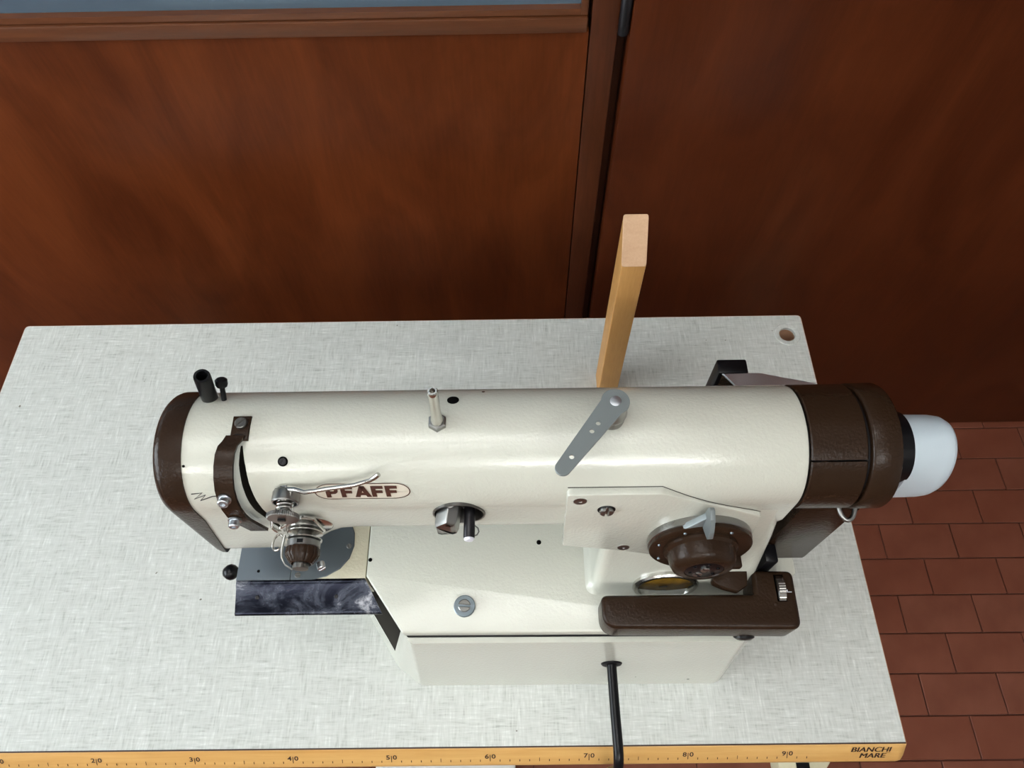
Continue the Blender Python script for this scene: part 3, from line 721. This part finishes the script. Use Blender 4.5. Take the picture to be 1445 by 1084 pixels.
# oil post, chrome lever on top
p, n = onarm(0.5782, 90)
ax = V(0.020, 0.05, 1).normalized()
bm = B(); lathe(bm, [(0.0066, -0.001), (0.0066, 0.0030), (0.0055, 0.0036)], p, ax, 6); post = obj('spool_post', bm, 'steel', mac, smooth=20)
bm = B(); lathe(bm, [(0.0046, 0.003), (0.0042, 0.006), (0.0036, 0.010), (0.0034, 0.036), (0.0036, 0.038), (0.0036, 0.0405), (0.0030, 0.0415), (0.0019, 0.0415), (0.0018, 0.034)], p, ax, 20); obj('post_stem', bm, 'chrome', post)
HX, HY = 0.6950, 0.1745; TXp, TYp = 0.6595, 0.1290; LZ = 0.4070
bm = B(); lathe(bm, [(0.0062, -0.004), (0.0062, 0.003), (0.0082, 0.0035), (0.0086, 0.006), (0.0078, 0.008), (0.0078, 0.011), (0.0090, 0.012), (0.0094, 0.015), (0.0085, 0.017), (0.0085, 0.0275)], (HX, HY, 0.3795), (0,0,1), 28); obj('lever_pivot', bm, 'steel', mac)
d = V(TXp-HX, TYp-HY, 0); ln_ = d.length; d.normalize(); e = V(-d.y, d.x, 0)
outline = []
for k in range(21):
    a = math.radians(210 - 240*k/20 + 0); outline.append(V(HX, HY, LZ) + (e*math.cos(a)*-1 - d*math.sin(a)*1)*0.0092 if False else V(HX, HY, LZ) + (-d*math.sin(math.radians(-30+240*k/20)) + e*math.cos(math.radians(-30+240*k/20)))*0.0092)
for k in range(13):
    a = math.pi*k/12; outline.append(V(TXp, TYp, LZ) + (d*math.sin(a) - e*math.cos(a))*0.0050)
bm = B(); prism(bm, outline, (0,0,1), 0.0016, 0.0003, 1)
lev = obj('thread_lever', bm, 'grey_lever', mac, label='flat grey lever with holes on top of the arm')
for s in (0.34, 0.46, 0.84):
    q = V(HX, HY, LZ) + d*ln_*s; c = B(); lathe(c, [(0.0016, -0.01), (0.0016, 0.01)], q, (0,0,1), 16); cut(lev, c)
bm = B(); lathe(bm, [(0.0036, 0), (0.0036, 0.0006), (0.0030, 0.0008)], (HX, HY, LZ+0.0016), (0,0,1), 24); obj('pivot_rivet', bm, 'zinc', lev)

# recess with the winder catch
bm = B(); u, v, n = frame((0,-1,0)); o0 = V(RX, YC-R, RZ)
pr = [(RR, 0.0012), (RR, -0.0195), (RR*0.86, -0.0195), (RR*0.86, -0.004), (RR*0.93, 0.0012)]
loop_faces(bm, [[o0 + n*h_ + (u*math.cos(2*math.pi*k/40)+v*math.sin(2*math.pi*k/40))*r for k in range(40)] for r, h_ in pr], closed=True)
obj('recess_ring', bm, 'dark_steel', mac)
bm = B(); lathe(bm, [(RR*0.9, -0.021), (RR*0.9, -0.016)], o0, (0,-1,0), 32); obj('recess_plate', bm, 'dark_steel', mac)
bm = B(); prism(bm, [V(x, 0.146, z) for x, z in rounded([(0.5760, 0.3150), (0.5920, 0.3150), (0.5920, 0.3350), (0.5850, 0.3400), (0.5760, 0.3300)], 0.0015)], V(-0.12, -1, -0.1).normalized(), 0.0275, 0.004, 2); obj('winder_catch', bm, 'steel', mac)
screw((0.5850, 0.1335, 0.3405), (-0.1,-0.5,0.9), 0.0040, 0.0030, 'steel', 0.8)
bm = B(); lathe(bm, [(0.0075, 0.0), (0.0075, 0.010), (0.0060, 0.0115), (0.0048, 0.013)], (0.5975, 0.147, 0.3270), (0,-1,0), 24); lathe(bm, [(0.0040, 0.012), (0.0040, 0.0345), (0.0036, 0.0352)], (0.5975, 0.147, 0.3270), (0,-1,0), 20); pin = obj('winder_spindle', bm, 'blackened', mac)
bm = B(); lathe(bm, [(0.0036, 0.0350), (0.0036, 0.0362), (0.0028, 0.0370)], (0.5975, 0.147, 0.3270), (0,-1,0), 20); obj('spindle_tip', bm, 'tip_white', pin)
bm = B(); tube(bm, [V(0.6012, 0.121, 0.327), V(0.6036, 0.119, 0.327), V(0.6042, 0.1165, 0.327), V(0.603, 0.1142, 0.327), V(0.6010, 0.1135, 0.327)], 0.0005, 6); obj('spindle_spring', bm, 'dark_steel', pin)

# pillar
PN = V(0, -0.9948, 0.1015).normalized(); PP = V(0, 0.1308, 0.357)
def plane(x, z, off=0.0):
    y = PP.y + 0.1020*(z-PP.z); return V(x, y, z) + PN*off
bm = B()
def rrect(x0, x1, y0, y1, z, r): return [V(x, y, z) for x, y in rounded([(x0, y0), (x1, y0), (x1, y1), (x0, y1)], r, 5)]
yl = lambda z, off=-0.004: (plane(0, z, off)).y
loop_faces(bm, [rrect(0.6900, 0.8395, yl(0.165)-0.005, 0.246, 0.1645, 0.010), rrect(0.6935, 0.8385, yl(0.166)-0.0025, 0.243, 0.1668, 0.010), rrect(0.6965, 0.8375, yl(0.170), 0.240, 0.1715, 0.010), rrect(0.6975, 0.829, yl(0.27), 0.230, 0.270, 0.010), rrect(0.6975, 0.822, yl(0.32), 0.222, 0.325, 0.010)])
obj('pillar', bm, 'cream', mac, smooth=50)
bm = B()
pts = [plane(0.6662, 0.2725, -0.003), plane(0.6662, 0.350, -0.003), V(0.6662, 0.21, 0.350), V(0.6662, 0.21, 0.2725)]
prism(bm, pts, (1,0,0), 0.154, 0.0); bmesh.ops.bevel(bm, geom=list(bm.edges), offset=0.004, segments=3, affect='EDGES')
obj('pillar_housing', bm, 'cream', mac, smooth=50)
cp = rounded([(0.6652, 0.2728), (0.6649, 0.3569), (0.7291, 0.3572), (0.8045, 0.3215), (0.8104, 0.2251), (0.7109, 0.2618)], [0.003, 0.004, 0.006, 0.005, 0.004, 0.02], 4)
bm = B(); prism(bm, [plane(x, z, -0.0062) for x, z in cp], PN, 0.0062, 0.0012, 2)
plate = obj('side_plate', bm, 'cream', mac)
bm = B(); jl = [onarm(0.6655+k*0.008, 29.9, 0.0001)[0] for k in range(9)]
for k in range(1, 9):
    x = 0.7292 + (0.8040-0.7292)*k/8; z = 0.3577 + (0.3225-0.3577)*k/8
    y = YC - math.sqrt(max(0, R*R-(z-ZC)**2)) if z > ZC else YC - R
    jl.append(V(x, y-0.0001, z))
tube(bm, jl, 0.00032, 6); obj('joint_line', bm, 'ink_line', mac)
for x, z in ((0.6741, 0.3482), (0.7123, 0.2687)):
    bm = B(); lathe(bm, [(0.0046, -0.001), (0.0046, 0.0003), (0.0014, 0.0004), (0.0012, 0.0001)], plane(x, z), PN, 24); obj('flush_rivet', bm, 'steel', mac)
screw(plane(0.6932, 0.3346, -0.0006), PN, 0.0050, 0.0036, 'steel', 1.55, washer=(0.0064, 0.0012, 'black'))
# stitch-width dial
DC = plane(0.7666, 0.2863)
def dial(name, prof, mat, parent=None, seg=48, label=None, off=(0, 0)):
    bm = B(); lathe(bm, prof, DC + V(off[0], 0, off[1]), PN, seg); return obj(name, bm, mat, parent or mac, label=label)
dial('dial_ring', [(0.0380, -0.001), (0.0384, 0.001), (0.0384, 0.0050), (0.0372, 0.0060)], 'steel')
fl_ = dial('dial_flange', [(0.0374, 0.0050), (0.0378, 0.0062), (0.0378, 0.0085), (0.0365, 0.0095), (0.029, 0.0095)], 'brown')
for a in (150, 195, 240, 300):
    q = DC + V(1,0,0)*0.033*math.cos(math.radians(a)) + V(0, 0.1015, 0.9948)*0.033*math.sin(math.radians(a+180)) + PN*0.0095
    bm = B(); lathe(bm, [(0.0012, -0.001), (0.0012, 0.0005), (0.0008, 0.0010)], q, PN, 12); obj('index_pin', bm, 'bolt_grey', fl_)
knob = dial('dial_knob', [(0.0275, 0.0085), (0.0272, 0.0112), (0.0262, 0.0120), (0.0250, 0.0130), (0.0240, 0.0200), (0.0225, 0.0236), (0.0190, 0.0258), (0.0145, 0.0264), (0.0138, 0.0250)], 'brown', label='large brown stitch-width dial knob', seg=64)
dial('dial_hub', [(0.0142, 0.0245), (0.0142, 0.0255), (0.0132, 0.0260)], 'black', knob)
for dx, dz in ((0.0, 0.004), (-0.0035, -0.0075)):
    q = DC + V(dx, 0, dz) + PN*0.0261; screw(q, PN, 0.0036, 0.0014, 'steel', 2.2)
for k in range(6):
    a = math.radians(60*k+20); q = DC + V(1,0,0)*0.0102*math.cos(a) + V(0, 0.1015, 0.9948)*0.0102*math.sin(a) + PN*0.0256
    bm = B(); lathe(bm, [(0.0014, 0), (0.0014, 0.0012), (0.0010, 0.0014)], q, PN, 10); obj('hub_pin', bm, 'black', knob)
# silver fin lever on the dial
bm = B()
UP = V(0, 0.1015, 0.9948)
fo = DC + V(-0.0055, 0, 0) 
fin = [(0.034, 0.003), (0.056, 0.004), (0.062, 0.0055), (0.0635, 0.008), (0.060, 0.014), (0.052, 0.0195), (0.046, 0.0215), (0.042, 0.020), (0.038, 0.012)]
prism(bm, [fo + UP*uu + PN*nn_ + V(0.000, 0, 0) for uu, nn_ in rounded(fin, 0.002, 3)], V(1, 0, 0.0), 0.0034, 0.0008, 2)
bm2 = [DC + V(-0.028, 0, 0) + UP*0.0245 + PN*0.004, DC + V(-0.016, 0, 0) + UP*0.0350 + PN*0.004, DC + V(-0.0055, 0, 0) + UP*0.050 + PN*0.004, DC + V(-0.0021, 0, 0) + UP*0.050 + PN*0.004, DC + V(-0.001, 0, 0) + UP*0.034 + PN*0.004]
prism(bm, bm2, PN, 0.0045, 0.0010, 2)
finl = obj('dial_lever', bm, 'grey_lever', mac, label='silver fin-shaped lever on the dial')
bm = B(); lathe(bm, [(0.0011, 0), (0.0011, 0.0008)], DC + UP*0.057 + PN*0.008 + V(-0.0022, 0, 0), (1,0,0), 10); obj('lever_hole', bm, 'black', finl)
# clamp block at the right of the dial
bm = B(); box(bm, (0.7955, 0.1085, 0.2500), (0.8050, 0.1205, 0.2580), 0.0015); obj('dial_stop', bm, 'brown', mac)
# oil sight glass on the pillar foot
OC = plane(0.7588, 0.1800, -0.004)
bm = B(); u, v, n = frame(PN)
pr = [(0.0280, -0.001), (0.0285, 0.0030), (0.0272, 0.0046), (0.0242, 0.0046), (0.0234, 0.0020), (0.0234, -0.001)]
loop_faces(bm, [[OC + n*h_ + (u*math.cos(2*math.pi*k/48)+v*math.sin(2*math.pi*k/48))*r for k in range(48)] for r, h_ in pr], closed=True)
sg = obj('oil_sight', bm, 'chrome', mac)
bm = B(); lathe(bm, [(0.0236, -0.0005), (0.0236, 0.0012), (0.012, 0.0022), (0.001, 0.0026)], OC, PN, 40); obj('sight_window', bm, 'amber_glass', sg, label='amber window of the oil sight')
# reverse lever paddle
bm = B(); pl_ = [(0.7928, 0.1110), (0.7990, 0.1225), (0.8112, 0.1278), (0.8243, 0.1215), (0.8226, 0.1078), (0.8145, 0.1028), (0.8033, 0.1060)]
prism(bm, [V(x, y, 0.196) for x, y in rounded(pl_, [0.004, 0.003, 0.003, 0.001, 0.001, 0.004, 0.006], 4)], (0,0,1), 0.0095, 0.0014, 2)
tube(bm, [(0.806, 0.121, 0.2), (0.806, 0.136, 0.2)], 0.004, 12)
obj('feed_lever', bm, 'brown', mac)
# brown front box with thumb wheel
bx = rounded([(0.7005, 0.1030), (0.7005, 0.0760), (0.8640, 0.0735), (0.8650, 0.1215), (0.8300, 0.1225), (0.8290, 0.1025)], [0.006, 0.024, 0.008, 0.006, 0.006, 0.002], 8)
def inset(pts, d):
    out = []
    for i in range(len(pts)):
        a, p, c = Vector(pts[i-1]), Vector(pts[i]), Vector(pts[(i+1) % len(pts)])
        n1 = (p-a).normalized(); n2 = (c-p).normalized(); t = (n1+n2).normalized()
        out.append(tuple(p + Vector((-t.y, t.x))*d/max(0.5, t.dot(n1))))
    return out
def puck(bm, pts, z0, z1, bev, seg=4):
    rings = [[V(x, y, z0) for x, y in pts]]
    for k in range(seg+1):
        a = math.pi/2*k/seg
        rings.append([V(x, y, z1-bev+bev*math.sin(a)) for x, y in inset(pts, bev*(1-math.cos(a)))])
    loop_faces(bm, rings)
bm = B(); puck(bm, bx, 0.1655, 0.1980, 0.0042)
fb = obj('front_box', bm, 'brown', mac, label='long brown box with a thumb wheel at the front of the bed')
c = B(); box(c, (0.8475, 0.0955, 0.180), (0.8555, 0.1180, 0.22)); cut(fb, c)
bm = B(); rings = []
for xx, r in ((0.8484, 0.0110), (0.8490, 0.0124), (0.8545, 0.0124), (0.8550, 0.0112)):
    rings.append([V(xx, 0.1065 + r*math.cos(2*math.pi*k/72)*(1 if k % 2 else 0.975), 0.1915 + r*math.sin(2*math.pi*k/72)*(1 if k % 2 else 0.975)) for k in range(72)])
loop_faces(bm, rings); wheel = obj('thumb_wheel', bm, 'chrome', mac, smooth=20)
bm = B(); box(bm, (0.8565, 0.1030, 0.1979), (0.8605, 0.1036, 0.1984)); box(bm, (0.8565, 0.1030, 0.1979), (0.8572, 0.1052, 0.1986)); obj('index_mark', bm, 'tip_white', fb, smooth=0)
bm = B(); lathe(bm, [(0.0018, -0.001), (0.0018, 0.0004), (0.0012, 0.0007)], (0.8455, 0.0935, 0.198), (0,0,1), 12); obj('box_screw', bm, 'brown', fb)
bm = B(); lathe(bm, [(0.009, -0.002), (0.009, 0.004), (0.006, 0.006)], (0.8265, 0.0785, 0.158), (0,-1,-0.3), 20); obj('box_boss', bm, 'black', fb)
# knee lifter rod
bm = B()
rp = [V(0.7190, 0.0700, 0.0800), V(0.7190, 0.055, 0.0800), V(0.7192, 0.02, 0.0800), V(0.7196, -0.004, 0.0800)]
for k in range(1, 9):
    a = math.pi/2*k/8; rp.append(V(0.7196, -0.004 - 0.019*math.sin(a), 0.080 - 0.016*(1-math.cos(a))))
rp += [V(0.7196, -0.0232, 0.03), V(0.7196, -0.0235, -0.10), V(0.7196, -0.024, -0.25)]
tube(bm, rp, 0.0047, 16); lathe(bm, [(0.0050, 0), (0.035, 0.001), (0.035, 0.010), (0.0050, 0.012)], (0.7196, -0.018, -0.27), (0, -1, 0), 24)
obj('knee_lifter_rod', bm, 'black', mac, label='bent black knee lifter rod')
bm = B(); lathe(bm, [(0.0098, -0.006), (0.0102, 0.0006), (0.0092, 0.0018), (0.0052, 0.0022)], (0.7190, 0.0665, 0.0800), (0, -1, 0.1), 28); obj('rod_collar', bm, 'black_rubber', mac)

# right end: split brown cover, ring, hub, white wheel
def shell(name, x0, x1, r, a0, a1, mat, label=None, th=0.003, lip=0.0008):
    n = 40; bm = B(); rings = []
    for k in range(n+1):
        a = math.radians(a0 + (a1-a0)*k/n); d_ = V(0, -math.cos(a), math.sin(a)); c0 = V(0, YC, ZC)
        rings.append([c0 + d_*(r-th) + V(x0,0,0), c0 + d_*(r-lip) + V(x0,0,0), c0 + d_*r + V(x0+lip,0,0), c0 + d_*r + V(x1-lip,0,0), c0 + d_*(r-lip) + V(x1,0,0), c0 + d_*(r-th) + V(x1,0,0)])
    loop_faces(bm, rings); return obj(name, bm, mat, mac, smooth=35, label=label)
shell('wheel_cover', 0.8276, 0.8655, 0.0446, 53.0, 245, 'brown', 'upper half of the brown wheel cover')
shell('wheel_cover', 0.8276, 0.8655, 0.0446, -110, 51.2, 'brown', 'lower half of the brown wheel cover')
bm = B(); lathe(bm, [(0.0410, 0.824), (0.0410, 0.872)], (0, YC, ZC), (1,0,0), 48); obj('inner_drum', bm, 'black_rubber', mac)
bm = B(); lathe(bm, [(0.0425, 0.8682), (0.0444, 0.8690), (0.0452, 0.8705), (0.0452, 0.8870), (0.0446, 0.8882), (0.030, 0.8885)], (0, YC, ZC), (1,0,0), 64); obj('wheel_ring', bm, 'brown', mac)
bm = B(); lathe(bm, [(0.0262, 0.880), (0.0262, 0.9080)], (0, 0.1750, 0.3310), (1,0,0), 48); obj('wheel_hub', bm, 'black', mac)
bm = B(); rings = []
for x, sc, k_ in ((0.9060, 0.90, 1.2), (0.9060, 0.97, 1.2), (0.9065, 1.0, 1.2), (0.9310, 0.985, 0), (0.9365, 0.96, 0), (0.9400, 0.90, 0), (0.9415, 0.80, 0), (0.9420, 0.4, 0)):
    rings.append([V(x - k_*0.010*max(0, -math.sin(2*math.pi*k/64)-0.1), 0.1745 + 0.0282*sc*math.cos(2*math.pi*k/64), 0.3145 + 0.0425*sc*math.sin(2*math.pi*k/64)) for k in range(64)])
loop_faces(bm, rings); obj('hand_wheel_cap', bm, 'white_plastic', mac, smooth=40, label='white plastic cap on the hand wheel')
# belt guard below the wheel, its foot behind, wire hook
bm = B(); box(bm, (0.8425, 0.1395, 0.170), (0.8880, 0.245, 0.2990), 0.003); obj('belt_guard', bm, 'brown', mac)
bm = B(); box(bm, (0.8378, 0.1240, 0.150), (0.8490, 0.1400, 0.2150), 0.002); obj('guard_spacer', bm, 'black', mac)
bm = B(); box(bm, (0.8440, 0.1250, 0.120), (0.8780, 0.240, 0.172), 0.003); obj('guard_foot', bm, 'cream', mac)
bm = B(); box(bm, (0.8290, 0.3130, 0.0004), (0.8585, 0.3290, 0.2050), 0.002); obj('rear_bracket', bm, 'black', mac)
bm = B(); prism(bm, [V(x, y, z) for x, y, z in ((0.8320, 0.3120, 0.2040), (0.8680, 0.3125, 0.2040), (0.9200, 0.2985, 0.2060), (0.9120, 0.2940, 0.2060), (0.8850, 0.2850, 0.2060), (0.8450, 0.2950, 0.2040))], (0,0,1), 0.002, 0.0006, 1)
obj('guard_strip', bm, 'zinc', mac)
bm = B(); prism(bm, [V(0.832, 0.311, z) for z in (0.10, 0.2035)] + [V(0.905, 0.2925, z) for z in (0.2055, 0.12)], V(-0.2, -0.9, 0).normalized(), 0.002); obj('guard_web', bm, 'brown', mac)
bm = B(); box(bm, (0.70, 0.225, 0.02), (0.86, 0.3180, 0.10), 0.01); obj('drive_housing', bm, 'cream', mac)
bm = B(); lp = []
for k in range(17):
    a = math.radians(200*k/16 - 10)
    lp.append(V(0.8765 + 0.0062*math.cos(a), 0.1440 - 0.0120*math.sin(a), 0.300 - 0.004*math.sin(a)))
tube(bm, lp, 0.0019, 10); obj('cover_hook', bm, 'steel', mac)
